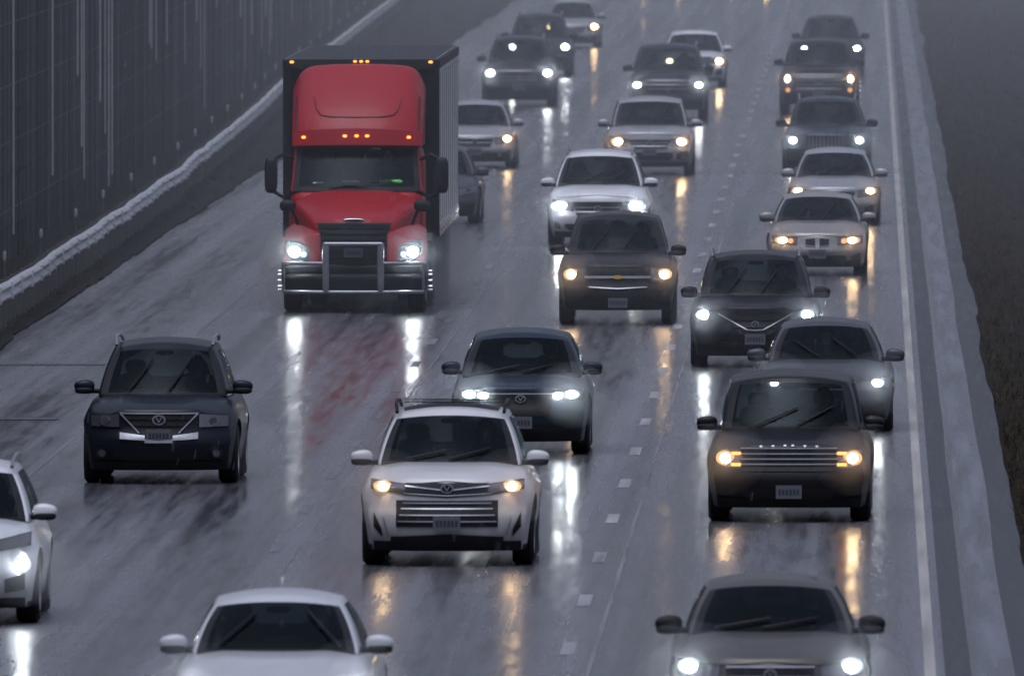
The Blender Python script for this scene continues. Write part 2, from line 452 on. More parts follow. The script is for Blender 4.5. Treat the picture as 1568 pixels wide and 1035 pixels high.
car('suv', -4.63, 233.8, 'pearl', **mk(SUV, H=1.72, zhf=.97, zcowl=1.12, lt='h', roofp=True, hlp=(.46,.84,.80,.90,.86,.95), lamp=(.71,.88,.075,.055),
    grille=(.48,.56,.44,.73), bars=[.50,.57,.64,.70], barmat='silver', lower=None, plate=.48, emblem=(.86,.075), rails='black', fog=None, wip=WIPERS[0],
    extras=[('p','grille',(0,.46,.76,.92,.79,.92),.02,True),('p','chrome',(0,.46,.83,.845,.88,.895),.032,True),('p','chrome',(0,.48,.775,.785,.80,.81),.032,True),
            ('p','black',(.72,.81,.33,.41,.44,.60),.018,True),('p','silver',(.66,.70,.33,.38,.50,.56),.03,True),
            ('p','black',(0,.62,.20,.36,.20,.33),.015,True)]))
car('suv', -8.68, 260.5, 'navy', **mk(SUV, H=1.73, zhf=.92, zcowl=1.08, lt='o', hlp=(.49,.84,.70,.86,.71,.84), lamp=(.66,.78,.075,.065),
    grille=(.46,.22,.60,.87), bars=[.72,.80], barmat='grille', lower=(.55,.42,.29,.42), plate=.60, emblem=(.79,.085), rails='silver', fog=(.7,.38,.045,'o'), wip=WIPERS[1],
    extras=[('p','silver',(.24,.48,.62,.64,.86,.885),.034,True),('p','silver',(0,.47,.86,.875,.86,.88),.034,True),('p','silver',(.17,.48,.54,.60,.56,.64),.03,True),('p','silver',(0,.17,.51,.535,.51,.56),.03,True)]))
car('crossover_car', -4.44, 271.6, 'blue', **mk(SUV, L=4.5, W=1.80, H=1.56, zhf=.86, zcowl=1.0, mz=1.08, lt='w', wb=.8, wr=.6, rails=False, hlp=(.40,.78,.70,.80,.72,.82), lamp=(.65,.77,.075,.05),
    grille=(.42,.38,.50,.78), bars=[], barmat='silver', lower=(.55,.45,.26,.38), plate=.42, emblem=(.72,.07), wip=WIPERS[0],
    extras=[('d','LW',(.48,.76,.05,.035),.06,True)]))
car('station_wagon', -.93, 247.5, 'black', **mk(SUV, L=5.1, W=1.93, H=1.70, zhf=.90, zcowl=1.07, wb=.84, wr=.70, ytop=1.6, yrt=4.75, yrb=4.9, nose=.24, lt='h', hlp=(.56,.85,.63,.85,.66,.83), lamp=(.74,.75,.08,.07),
    grille=(.56,.56,.60,.86), bars=[.68,.74,.80], barmat='silver', lower=(.55,.5,.28,.40), plate=.36, emblem=None, mirror='body', rails=False, mz=1.12, wip=WIPERS[3],
    extras=[('p','amber',(.56,.67,.79,.82,.79,.82),.04,True),('p','amber',(.56,.67,.66,.69,.66,.69),.04,True),('p','silver',(.03,.06,.885,.905,.885,.905),.01,True),('p','silver',(.17,.20,.88,.90,.88,.90),.01,True),('p','silver',(.31,.34,.875,.895,.875,.895),.01,True)]))
car('sedan', -.57, 280.9, 'grey', **mk(SED, H=1.46, lt='w'))
car('suv', -1.66, 311., 'black', **mk(SUV, H=1.66, zhf=.88, zcowl=1.04, mz=1.08, wr=.66, lt='w', hlp=(.52,.84,.70,.80,.74,.85), lamp=(.75,.77,.085,.065), grille=(.5,.2,.48,.80), bars=[.6,.7], barmat='black', lower=(.5,.4,.26,.38),
    emblem=(.64,.06), plate=.42, wip=WIPERS[1], extras=[('p','silver',(.12,.54,.55,.57,.78,.80),.035,True),('p','silver',(0,.12,.54,.56,.55,.57),.035,True)]))
car('pickup_truck', -3.94, 334.4, 'brown', **mk(SUV, L=5.4, W=1.89, H=1.75, zhf=.96, zcowl=1.14, wb=.80, wr=.64, bed=3.6, ztail=1.15, axle=3.25, gc=.24, wr_=.38, nose=.38, lt='h', hlp=(.52,.84,.70,.90,.72,.89), lamp=(.73,.80,.09,.075),
    grille=(.5,.46,.58,.92), bars=[], barmat='black', lower=(.42,.38,.42,.54), plate=.36, emblem=None, rails=False,
    extras=[('p','silver',(0,.52,.74,.78,.74,.78),.035,True),('p','gold',(-.11,.11,.745,.775,.745,.775),.05,False),('p','gold',(-.045,.045,.73,.79,.73,.79),.052,False),('p','silver',(0,.46,.575,.59,.60,.615),.03,True),('p','black',(0,.82,.28,.38,.34,.42),.015,True)]))
car('suv', -4.95, 388.9, 'white', **mk(SUV, W=1.88, H=1.74, zhf=.98, zcowl=1.12, lt='w', hlp=(.44,.83,.66,.80,.70,.86), lamp=(.68,.74,.14,.08), grille=(.44,.38,.56,.82), bars=[.64,.72], barmat='silver', lower=(.6,.5,.30,.42), plate=.42, emblem=(.7,.07)))
car('sedan', -.89, 367., 'champ', **mk(SED, W=1.76, H=1.42, lt='h', hlp=(.36,.78,.54,.66,.56,.68), lamp=(.60,.61,.10,.055), grille=None, emblem=None,
    extras=[('p','silver',(.02,.22,.50,.66,.52,.65),.02,True),('p','grille',(.035,.205,.515,.645,.535,.635),.03,True),('d','LHd',(.46,.6,.05,.045),.05,True)]))
car('sedan', -.67, 406.9, 'silver', **mk(SED, W=1.78, H=1.46, lt='h', lamp=(.69,.66,.09,.06)))
car('luxury_car', -.92, 457., 'blue', **mk(SUV, W=1.93, H=1.66, zhf=.92, zcowl=1.06, mz=1.1, lt='w', rails='silver', hlp=(.55,.84,.66,.82,.68,.84), lamp=(.71,.74,.08,.07), grille=(.42,.42,.5,.86), bars=[], emblem=None, plate=.38,
    extras=[('p','silver',(a,a+.008,.52,.85,.52,.85),.025,True) for a in (.04,.12,.2,.28,.36)]))
car('pickup_truck', -1.26, 535.6, 'black', **mk(SUV, L=5.6, W=2.03, H=1.88, zhf=1.12, zcowl=1.24, mz=1.3, wb=.9, wr=.72, bed=4.2, ztail=1.3, axle=3.3, wr_=.4, gc=.26, nose=.3, lt='h', hlp=(.66,.88,.72,1.0,.72,1.0), lamp=(.79,.90,.07,.10), grille=(.6,.55,.58,1.0), bars=[.66,.76,.86,.94], barmat='silver', emblem=(.84,.1), rails=False,
    fog=(.78,.62,.06,'h')))
car('suv', -1.08, 599., 'dgrey', **mk(SUV, H=1.74, lt='w', lamp=(.74,.82,.10,.07)))
car('minivan', -4.7, 457., 'silver', **mk(SUV, L=5.1, W=1.98, H=1.66, zhf=.92, zcowl=1.06, hl=1.0, ytop=1.75, lt='h', rails=False, wr=.68, mz=1.1, hlp=(.46,.86,.62,.76,.66,.84), lamp=(.68,.71,.12,.08), grille=(.44,.38,.56,.76), bars=[.62,.69], barmat='silver', emblem=(.67,.08), fog=(.72,.36,.05,'o')))
car('suv', -4.97, 527., 'dgrey', **mk(SUV, L=5.1, W=2.0, H=1.88, zhf=1.1, zcowl=1.22, mz=1.28, lt='w', wr=.7, wb=.88, hlp=(.6,.87,.78,.95,.8,.98), lamp=(.76,.87,.10,.06), grille=(.55,.5,.66,.98), bars=[.78,.88], barmat='silver', gc=.26))
car('hatchback_car', -4.75, 580., 'white', **mk(SUV, L=4.4, W=1.80, H=1.55, zhf=.85, zcowl=1.0, mz=1.06, yrb=4.2, yrt=3.7, rails=False, lt='h', hlp=(.44,.80,.66,.78,.68,.82), lamp=(.67,.72,.12,.085)))
car('suv', -9.0, 548., 'dgrey', **mk(SUV, W=1.95, H=1.80, zhf=1.0, zcowl=1.15, mz=1.22, lt='w', lamp=(.73,.86,.11,.08), hlp=(.56,.86,.76,.92,.78,.94), grille=(.5,.46,.62,.92), barmat='silver'))
car('suv', -9.3, 600., 'dgrey', **mk(SUV, W=1.93, H=1.78, lt='w', lamp=(.74,.84,.12,.09)))
car('sedan', -9.2, 661., 'silver', **mk(SED, W=1.8, H=1.5, lt='h', lamp=(.68,.66,.12,.09)))
car('sedan', -8.58, 464., 'silver', **mk(SED, H=1.47, lt='h', lamp=(.70,.65,.10,.07)))
car('sedan', -8.35, 408., 'grey', **mk(SED, H=1.5, lt='o'))
car('crossover_car', -9.42, 217.8, 'white', **mk(SUV, L=4.7, W=1.87, H=1.64, zhf=.92, zcowl=1.06, mz=1.12, lt='w', hlp=(.5,.84,.76,.86,.82,.94), lamp=(.75,.62,.07,.07), rails='silver', grille=(.42,.5,.35,.84), barmat='silver'))
car('sedan', -5.28, 188., 'wsil', **mk(SED, W=1.82, H=1.44, lt='w', antenna=True, wip=((-.75,.12,-.3,.7),(.8,.12,.45,.72)), lamp=(.72,.66,.09,.06)))
car('sedan', -.89, 192.3, 'olive', **mk(SED, W=1.83, H=1.42, lt='w', mirror='black', wip=((-.7,.14,.0,.3),(-.1,.14,.6,.3)), lamp=(.73,.66,.08,.06)))
car('sedan', -4.8, 850., 'silver', **mk(SED, lt='h', lamp=(.68,.66,.14,.11)))
car('suv', -8.3, 850., 'dgrey', **mk(SUV, lt='h', lamp=(.70,.81,.14,.11)))

# ------------------------------------------------------------------ semi truck
def semi(X, Y):
    root = empty('semi_truck', (X, Y, 0), 0)
    red, bk, gr = P['red'], M['black'], M['grille']
    steel = simple('guard_steel', (.32,.33,.35), .35, .8, nscale=6)
    lin = lambda a, b, n: [cl(a, b, i/n) for i in range(n+1)]
    h = Part()
    def hm(u, v, t):
        w = cl(.60, 1.04, v**.8)*(1+.05*(1-t))
        zt_ = cl(1.46, 1.96, v**.75)-(.10+.12*v)*abs(u)**4+.03*math.exp(-((abs(u)-.45)/.15)**2)*(1-v)
        z = .5+t*(zt_-.5)
        y = cl(.12+.22*t**2+.12*u*u, 2.15, v)
        return (u*w, y, z)
    h.boxgrid(lin(-1,1,16), [0,.03,.1,.25,.4,.55,.7,.85,1], [0,.1,.3,.5,.7,.85,.95,1], hm, red)
    for sd in (-1, 1):
        def fm(u, v, t, sd=sd):
            x = cl(.52, 1.14, u); k = (x-.52)/.62
            yf = .22+.36*k**2.2
            ztop = cl(1.38, 1.60, v)-.30*k**1.8-(.10*(1-v)**3)
            z = cl(.78, ztop, t)
            y = cl(yf+.10*t*t, 2.0, v)
            return (sd*x, y, z)
        h.boxgrid([0,.1,.3,.5,.7,.88,.97,1], [0,.04,.12,.3,.5,.7,.9,1], [0,.1,.35,.6,.82,.94,1], fm, red)
        h.rbox((sd*.95, 1.15, .60), (.235, .62, .3), bk, 3.5, 8)
    h.finish('hood_and_fenders', root, 1)
    f = Part()
    def fyy(x, z): return .12+.22*((z-.5)/.96)**2+.12*(x/.6)**2-.02
    def strip(mat, x0, x1, z0, z1, off, n=8):
        vs = []; fs = []
        for i in range(n+1):
            x = cl(x0, x1, i/n)
            for z, o in ((z0, off), (z1, off), (z1, -.03), (z0, -.03)): vs.append((x, fyy(x, z)-o, z))
        for i in range(n):
            for k in range(4): fs.append((i*4+k, i*4+4+k, i*4+4+(k+1) % 4, i*4+(k+1) % 4))
        fs += [(0,1,2,3), (n*4+3, n*4+2, n*4+1, n*4)]
        f.add(vs, fs, mat)
    for i in range(9):
        z0 = .56+i*.095; ww = cl(.48, .58, (i/8))
        strip(gr, -ww, ww, z0, z0+.094, .012)
        strip(bk, -ww+.02, ww-.02, z0+.04, z0+.06, .035)
    strip(M['interior'], -.60, .60, 1.405, 1.44, .03)
    f.rbox((0, fyy(0,1.46)-.03, 1.48), (.18, .02, .035), M['chrome'], 2.5)
    f.rbox((0, fyy(0,1.46)-.05, 1.48), (.15, .01, .02), bk, 2.5)
    f.rbox((0, .28, .47), (1.14, .26, .17), bk, 5., 10, lambda x, y, z: (x, y+.25*(abs(x)/1.16)**3, z))
    f.rbox((0, .27, .70), (1.10, .18, .08), M['interior'], 5., 8, lambda x, y, z: (x, y+.25*(abs(x)/1.16)**3, z))
    for sd in (-1, 1):
        f.rbox((sd*.90, .40, .98), (.19, .13, .15), M['lamp'], 3.4, 8, lambda x, y, z, sd=sd: (x, y+.55*max(0, abs(x)-.78)-.1, z+.35*(abs(x)-.90)))
        f.rbox((sd*.90, .40, .98), (.205, .12, .165), bk, 3.4, 8, lambda x, y, z, sd=sd: (x, y+.55*max(0, abs(x)-.78)-.085, z+.35*(abs(x)-.90)))
        f.rbox((sd*.95, .235, .98), (.085, .04, .075), M['LW'], 2.4, 6)
        f.rbox((sd*.80, .185, .94), (.05, .03, .05), M['LWd'], 2.4, 6)
        f.rbox((sd*.44, -.15, .74), (.055, .03, .40), steel, 6, 6)
        f.tube([(sd*.44, -.15, .80), (sd*.9, -.10, .80), (sd*1.10, .1, .80), (sd*1.14, .3, .8)], .028, steel, 10)
        f.tube([(sd*1.12, .1, .80), (sd*1.12, .1, .36)], .022, steel, 8)
        f.rbox((sd*1.08, .62, 1.15), (.02, .06, .03), M['amberlens'], 3, 4)
    f.tube([(-1.12, .1, .34), (-.9, -.10, .34), (-.44, -.13, .34), (.44, -.13, .34), (.9, -.1, .34), (1.12, .1, .34)], .030, steel, 10)
    f.tube([(-.46, -.15, 1.11), (.46, -.15, 1.11)], .036, steel, 10)
    f.box((0, -.05, .97), (.15, .012, .077), M['plate'])
    for i in range(6): f.box((-.105+.042*i, -.064, .97), (.013, .004, .032), M['platetext'])
    f.finish('grille_bumper_guard', root)
    lm = Part()
    for sd in (-1, 1): lm.rbox((sd*.95, .1, .98), (.5, .5, .44), M['glare_mist'], 2., 6)  # added volumes for the glow around the truck headlights
    lm.finish('lamp_glare_mist', root)
    c = Part()
    def cm(u, v, t):
        w = cl(1.07, 1.0, t)
        yf = cl(1.98, 2.42, t)+.22*abs(u)**2.4
        return (u*w, cl(yf, 3.4, v), cl(1.90, 2.68, t)-.02*abs(u)**4*t)
    def cmat(sd, u, v, t):
        if sd == 'front' and abs(u) < .93 and .06 < t < .93: return M['glass']
        if sd == 'front' and abs(u) < .97: return bk
        if sd in ('left','right') and .1 < v < .8 and .1 < t < .85: return M['glass']
        return red
    c.boxgrid([-1,-.965,-.93,-.6,-.3,0,.3,.6,.93,.965,1], [0,.05,.1,.3,.5,.8,.9,1], [0,.04,.07,.3,.5,.7,.88,.93,1], cm, cmat)
    c.rbox((0, 2.75, 1.45), (1.09, .75, .5), red, 8, 8)
    c.finish('cab', root, 1)
    s = Part()
    def sm(u, v, t):
        w = 1.07*(1-.02*(1-t))
        x = u*w
        zt_ = 3.93-.06*u*u-.34*max(0, (abs(u)-.76)/.24)**2.2
        z = 2.62+t*(zt_-2.62)
        yf = 2.32+1.35*t**1.7+.32*abs(u)**3
        return (x, cl(yf, 5.0, v), z)
    s.boxgrid([-1,-.97,-.9,-.8,-.6,-.4,-.2,0,.2,.4,.6,.8,.9,.97,1], [0,.04,.12,.3,.5,.7,.9,1], [0,.05,.15,.3,.45,.6,.75,.88,.96,1], sm, red)
    s.rbox((0, 4.15, 1.75), (1.07, .9, .95), red, 10, 8)
    s.finish('sleeper_and_roof_fairing', root, 1)
    t_ = Part()
    def sf(x, z, off=.02):
        u = x/1.05; t = (z-2.62)/(3.96-2.62); p = sm(u, 0, t); return (p[0], p[1]-off, p[2])
    pts = [(-.70,3.45),(-.66,3.25),(-.58,3.15),(-.4,3.12),(0,3.11),(.4,3.12),(.58,3.15),(.66,3.25),(.70,3.45)]
    t_.tube([sf(x, z, .0) for x, z in pts], .011, simple('paint_red_shadow_gap', (.14,.004,.008), .5), 6)
    for sd in (-1, 1):
        t_.tube([sf(sd*.985, z, .005) for z in (2.75,2.95,3.2,3.45,3.6)], .014, bk, 6)
    def vm(u, v, t): return (u*1.04, cl(2.16+.06*t+.24*abs(u)**2.4, 2.62, v), cl(2.66-.02*u*u, 2.92-.05*u*u, t))
    t_.boxgrid(lin(-1,1,10), [0,.2,1], [0,.2,.8,1], vm, red)
    for x in (-.86,-.19,0,.17,.84):
        p = vm(x/1.04, 0, .55); t_.rbox((p[0], p[1]-.012, p[2]), (.035, .03, .022), M['amber'], 2.5, 4)
    for sd in (-1, 1):
        t_.rbox((sd*1.38, 2.15, 2.17), (.105, .11, .29), bk, 4, 8)
        t_.box((sd*1.38, 2.262, 2.17), (.08, .004, .24), M['chrome'])
        t_.tube([(sd*1.03, 2.4, 2.42), (sd*1.2, 2.25, 2.5), (sd*1.35, 2.2, 2.42)], .03, bk, 8)
        t_.tube([(sd*1.03, 2.4, 1.88), (sd*1.2, 2.25, 1.82), (sd*1.36, 2.2, 1.92)], .03, bk, 8)
        t_.tube([(sd*.92, 1.2, 1.4), (sd*1.0, 1.05, 1.6), (sd*1.06, 1.0, 1.68)], .025, bk, 8)
        t_.rbox((sd*1.08, .98, 1.70), (.13, .09, .095), bk, 2.6, 8)
        t_.tube([(sd*.1-.35, 2.03, 1.97), (sd*.1+.1, 2.0, 2.02)], .012, bk, 5)
        t_.rbox((sd*.98, 3.9, .72), (.14, 1.5, .34), M['interior'], 6, 8)
    t_.finish('visor_mirrors_trim', root)
    i_ = Part()
    i_.rbox((0, 2.55, 1.93), (.95, .3, .1), M['interior'], 5)
    for sx in (-.5, .5):
        i_.rbox((sx, 3.15, 2.0), (.26, .1, .38), M['seat'], 4); i_.rbox((sx, 3.17, 2.45), (.15, .06, .1), M['seat'], 3)
    i_.rbox((.55, 2.22, 2.06), (.2, .08, .045), simple('hi_vis_vest', (.14,.75,.10), .6), 3)
    i_.rbox((-.1, 2.18, 2.06), (.16, .08, .03), simple('paper', (.75,.75,.7), .7), 3)
    i_.rbox((-.62, 2.2, 2.04), (.1, .06, .025), simple('paper_b', (.75,.75,.75), .7), 3)
    i_.rbox((.27, 2.40, 2.58), (.12, .01, .03), simple('toll_tag', (.6,.6,.58), .5), 3)
    i_.finish('interior', root)
    dr = Part(); dr.rbox((.5, 2.95, 2.06), (.25, .14, .26), M['cloth'], 2.6, 6); dr.rbox((.5, 2.93, 2.44), (.08, .1, .12), M['skin'], 2.2, 6); dr.rbox((.5, 2.97, 2.5), (.09, .1, .09), M['cloth'], 2.2, 6)
    dr.rbox((.5, 2.94, 2.32), (.06, .06, .07), M['skin'], 2.2)
    for k in (-1, 1): dr.tube([(.5+k*.22, 2.95, 2.15), (.5+k*.28, 2.75, 2.02), (.5+k*.15, 2.55, 2.12)], .05, M['cloth'], 7)
    dr.finish('driver', root)
    w = Part()
    for sd in (-1, 1):
        w.wheel(sd*1.0, 1.2, .50, .28, sd)
        for y in (6.0, 7.3, 18.6, 19.9):
            w.wheel(sd*1.02, y, .5, .26, sd); w.wheel(sd*.72, y, .5, .26, sd)
        for k in range(10):
            a = 2*math.pi*k/10
            w.tube([(sd*1.10, 1.2+.16*math.cos(a), .5+.16*math.sin(a)), (sd*1.24, 1.2+.16*math.cos(a), .5+.16*math.sin(a))], .016, M['chrome'], 6)
    w.box((0, 4.5, .85), (.45, 3.8, .12), bk); w.box((0, 19.2, .9), (.5, 2.2, .15), bk)
    for sd in (-1, 1): w.box((sd*.75, 8.15, .5), (.32, .02, .4), bk); w.box((sd*.75, 20.7, .5), (.32, .02, .4), bk)
    w.box((0, 1.2, .5), (.9, .06, .06), bk); w.box((0, 1.4, .75), (.7, 1., .2), bk)
    w.finish('wheels_and_chassis', root)
    t = Part(); tg = simple('trailer_side', (.66,.665,.69), .5, 0., nscale=2); td = simple('trailer_frame', (.016,.016,.018), .4); tr = simple('trailer_roof', (.16,.165,.18), .4, .5, nscale=1.5)
    rb = simple('trailer_rib', (.2,.2,.21), .4, .2)
    y0, y1, W2, z0, z1 = 5.4, 21.5, 1.27, 1.12, 3.97
    t.box((0, (y0+y1)/2, (z0+z1)/2), (W2, (y1-y0)/2, (z1-z0)/2), tg)
    t.box((0, y0-.01, (z0+z1)/2), (W2-.1, .02, (z1-z0)/2-.05), td)
    for sd in (-1, 1):
        t.box((sd*(W2-.05), y0-.025, (z0+z1)/2), (.055, .05, (z1-z0)/2+.012), td)
        t.box((sd*(W2+.003), (y0+y1)/2, z1-.05), (.010, (y1-y0)/2, .07), td)
        t.box((sd*(W2+.003), (y0+y1)/2, z0+.08), (.010, (y1-y0)/2, .09), M['silver'])
        n = 10
        for i in range(n): t.box((sd*(W2+.002), y0+.9+i*(y1-y0-1.4)/(n-1), (z0+z1)/2+.02), (.006, .07, (z1-z0)/2-.2), rb)
        for i in range(8): t.box((sd*(W2+.016), y0+1+i*2, z0+.08), (.004, .3, .025), M['amberlens'])
        t.rbox((sd*(W2-.14), y0-.09, z1-.02), (.035, .03, .02), M['amber'], 2.5, 4)
        t.box((sd*.45, 12, .6), (.05, .05, .5), bk)
    t.box((0, y0-.03, z1-.06), (W2-.12, .05, .08), M['interior'])
    t.box((0, (y0+y1)/2, z1+.012), (W2-.03, (y1-y0)/2-.03, .02), tr)
    for i in range(26): t.box((0, y0+.3+i*.62, z1+.036), (W2-.06, .03, .006), tr)
    for k in (-.1, 0, .1): t.rbox((k, y0-.09, z1-.01), (.03, .03, .018), M['amber'], 2.5, 4)
    t.finish('trailer', root)
    sp = Part(); sp.rbox((0, 12.5, .5), (1.9, 12.2, 1.1), M['spray'], 2., 8)
    sp.finish('spray_mist', root)
semi(-8.27, 342.)

# ------------------------------------------------------------------ road materials
def road_mat():
    m, N, L = nt('wet_asphalt')
    b = pbsdf(N, L, (.05,.05,.055), .2, 0, 0, ior=1.45)
    tc = N.new('ShaderNodeTexCoord'); sp = N.new('ShaderNodeSeparateXYZ'); L.new(tc.outputs['Object'], sp.inputs[0])
    def noi(scx, scy, detail=4, sc_=1.):
        mp = N.new('ShaderNodeMapping'); mp.inputs['Scale'].default_value = (scx, scy, 1); L.new(tc.outputs['Object'], mp.inputs[0])
        n = N.new('ShaderNodeTexNoise'); n.inputs['Scale'].default_value = sc_; n.inputs['Detail'].default_value = detail; L.new(mp.outputs[0], n.inputs['Vector']); return n.outputs['Fac']
    def math_(op, a, bb=None):
        n = N.new('ShaderNodeMath'); n.operation = op
        for i, q in enumerate((a, bb)):
            if q is None: continue
            if isinstance(q, (int, float)): n.inputs[i].default_value = q
            else: L.new(q, n.inputs[i])
        return n.outputs[0]
    ph = math_('MULTIPLY', math_('ADD', sp.outputs['X'], 1.2-.915), 2*math.pi/1.83)
    tr = math_('COSINE', ph)
    streak = noi(2.6, .015, 6); patch_ = noi(.5, .03, 4); fine = noi(7, .2, 5); grain = noi(24, 1.0, 3)
    rr = math_('ADD', math_('MULTIPLY', patch_, .20), math_('MULTIPLY', streak, .26))
    rr = math_('ADD', rr, math_('MULTIPLY', tr, -.02))
    rr = math_('ADD', rr, math_('MULTIPLY', fine, .20))
    mr = N.new('ShaderNodeMapRange'); mr.inputs['From Min'].default_value = .26; mr.inputs['From Max'].default_value = .42
    mr.inputs['To Min'].default_value = .12; mr.inputs['To Max'].default_value = .36
    L.new(rr, mr.inputs['Value']); L.new(mr.outputs[0], b.inputs['Roughness'])
    cf = math_('ADD', math_('MULTIPLY', math_('SUBTRACT', streak, .25), 1.5), math_('MULTIPLY', tr, -.10))
    cf = math_('ADD', cf, math_('MULTIPLY', math_('SUBTRACT', fine, .5), .6))
    cf = math_('ADD', cf, math_('MULTIPLY', math_('SUBTRACT', grain, .5), .6))
    mx = N.new('ShaderNodeMix'); mx.data_type = 'RGBA'
    mx.inputs['A'].default_value = (.024,.024,.031,1); mx.inputs['B'].default_value = (.185,.185,.215,1)
    L.new(cf, mx.inputs['Factor']); L.new(mx.outputs['Result'], b.inputs['Base Color'])
    bp = N.new('ShaderNodeBump'); bp.inputs['Strength'].default_value = .15; bp.inputs['Distance'].default_value = .015
    L.new(noi(1.5, .5, 5), bp.inputs['Height']); L.new(bp.outputs[0], b.inputs['Normal'])
    return m
def band_mat(name, c1, c2, r1, r2, spec=.5):
    m, N, L = nt(name)
    b = pbsdf(N, L, c1, r1, ior=1.4, spec=spec)
    tc = N.new('ShaderNodeTexCoord'); mp = N.new('ShaderNodeMapping'); mp.inputs['Scale'].default_value = (5, .10, 1); L.new(tc.outputs['Object'], mp.inputs[0])
    n = N.new('ShaderNodeTexNoise'); n.inputs['Scale'].default_value = 1; n.inputs['Detail'].default_value = 7; L.new(mp.outputs[0], n.inputs['Vector'])
    cr = N.new('ShaderNodeMapRange'); cr.inputs['From Min'].default_value = .33; cr.inputs['From Max'].default_value = .67; L.new(n.outputs['Fac'], cr.inputs['Value'])
    mx = N.new('ShaderNodeMix'); mx.data_type = 'RGBA'; mx.inputs['A'].default_value = (*c1,1); mx.inputs['B'].default_value = (*c2,1)
    L.new(cr.outputs[0], mx.inputs['Factor']); L.new(mx.outputs['Result'], b.inputs['Base Color'])
    r = N.new('ShaderNodeMapRange'); r.inputs['To Min'].default_value = r1; r.inputs['To Max'].default_value = r2; L.new(cr.outputs[0], r.inputs['Value']); L.new(r.outputs[0], b.inputs['Roughness'])
    return m
def soil_mat(name, c1, c2):
    m, N, L = nt(name)
    b = pbsdf(N, L, c1, .9)
    tc = N.new('ShaderNodeTexCoord'); n = N.new('ShaderNodeTexNoise'); n.inputs['Scale'].default_value = 2.2; n.inputs['Detail'].default_value = 8
    L.new(tc.outputs['Object'], n.inputs['Vector'])
    cr = N.new('ShaderNodeMapRange'); cr.inputs['From Min'].default_value = .35; cr.inputs['From Max'].default_value = .7; L.new(n.outputs['Fac'], cr.inputs['Value'])
    mx = N.new('ShaderNodeMix'); mx.data_type = 'RGBA'; mx.inputs['A'].default_value = (*c1,1); mx.inputs['B'].default_value = (*c2,1)
    L.new(cr.outputs[0], mx.inputs['Factor']); L.new(mx.outputs['Result'], b.inputs['Base Color'])
    b.inputs['Specular IOR Level'].default_value = .02
    bp = N.new('ShaderNodeBump'); bp.inputs['Strength'].default_value = .8; bp.inputs['Distance'].default_value = .1
    L.new(n.outputs['Fac'], bp.inputs['Height']); L.new(bp.outputs[0], b.inputs['Normal'])
    return m
RM = road_mat()
def strip_mesh(name, xl, xr, y0, y1, dy, z, mat, nx=1, zf=None):
    p = Part(); n = int((y1-y0)/dy); vs = []; fs = []
    for j in range(n+1):
        y = y0+(y1-y0)*j/n
        a = xl(y) if callable(xl) else xl; b_ = xr(y) if callable(xr) else xr
        for i in range(nx+1):
            x = cl(a, b_, i/nx); vs.append((x, y, z+(zf(x, y) if zf else 0)))
    for j in range(n):
        for i in range(nx):
            o = j*(nx+1)+i; fs.append((o, o+1, o+nx+2, o+nx+1))
    p.add(vs, fs, mat); return p.finish(name, None, recalc=False)
def nz(x, y, s=1.): return mnoise.noise(Vector((x*s, y*s, 3.1)))
strip_mesh('ground', -3000, 3000, -600, 6000, 600, -.03, soil_mat('ground_soil', (.018,.016,.014), (.05,.043,.035)), 10)
redge = lambda y: 1.76+.10*nz(0, y, .03)+.04*nz(9, y, .12)
ledge = lambda y: -13.2+.15*nz(4, y, .08)+.08*nz(14, y, .5)
strip_mesh('road', ledge, redge, -60, 1800, 1.0, 0, RM, 1)
strip_mesh('road_shoulder_band', lambda y: 1.04+.03*nz(2,y,.03), lambda y: 1.38+.04*nz(7,y,.04), -60, 1800, 1., .004, band_mat('worn_rumble_band', (.05,.052,.066), (.16,.165,.20), .2, .36))
ds = band_mat('dark_seal_band', (.018,.018,.023), (.05,.05,.06), .3, .5, .3)
strip_mesh('road_shoulder_seam', lambda y: .74, lambda y: .98+.02*nz(5,y,.05), -60, 1800, 2., .004, ds)
strip_mesh('road_shoulder_edge', lambda y: 1.40+.04*nz(7,y,.04), lambda y: redge(y)-.01, -60, 1800, 1., .004, ds)
pm_ = band_mat('yellow_edge_paint', (.24,.235,.22), (.40,.39,.36), .35, .55)
pw_ = band_mat('white_lane_paint', (.15,.155,.17), (.42,.425,.45), .25, .45)
strip_mesh('road_edge_line', .54, .65, -60, 1800, 4., .004, pm_)
pf_ = band_mat('worn_white_paint', (.06,.06,.07), (.20,.205,.22), .3, .5)
js = band_mat('joint_sheen', (.05,.05,.055), (.22,.225,.25), .2, .4)  # pale tone paints the highlight running along the wet joint
strip_mesh('road_edge_line_outer', -10.42, -10.36, -60, 1800, 4., .004, pf_)
strip_mesh('road_joint', lambda y: -2.74+.015*nz(1,y,.3), lambda y: -2.70+.02*nz(3,y,.4), -60, 1800, 2., .004, js)
strip_mesh('road_joint', lambda y: -6.42, lambda y: -6.39+.02*nz(3,y,.4), -60, 1800, 2., .004, js)
def dashes(name, x, y0, mat, hw=.07):
    p = Part()
    for i in range(-20, 130):
        y = y0+12.19*i
        p.add([(x-hw, y, .004), (x+hw, y, .004), (x+hw, y+3.05, .004), (x-hw, y+3.05, .004)], [(0,1,2,3)], mat)
    p.finish(name, None, recalc=False)
D0 = 32670/(.1137*(1002+361))
dashes('road_lane_dashes', -2.99, D0, pw_, .07)
dashes('road_lane_dashes', -6.65, D0+3, pf_, .06)
tp = Part(); tar = band_mat('tar_patch', (.016,.016,.02), (.05,.05,.06), .2, .4)
for (x0, x1, ya, yb) in ((-13,-11.2,312,312.8),(-13,-10.9,286,287)):
    tp.add([(x0,ya,.008),(x1,ya+.2,.008),(x1,yb+.1,.008),(x0,yb,.008)], [(0,1,2,3)], tar)
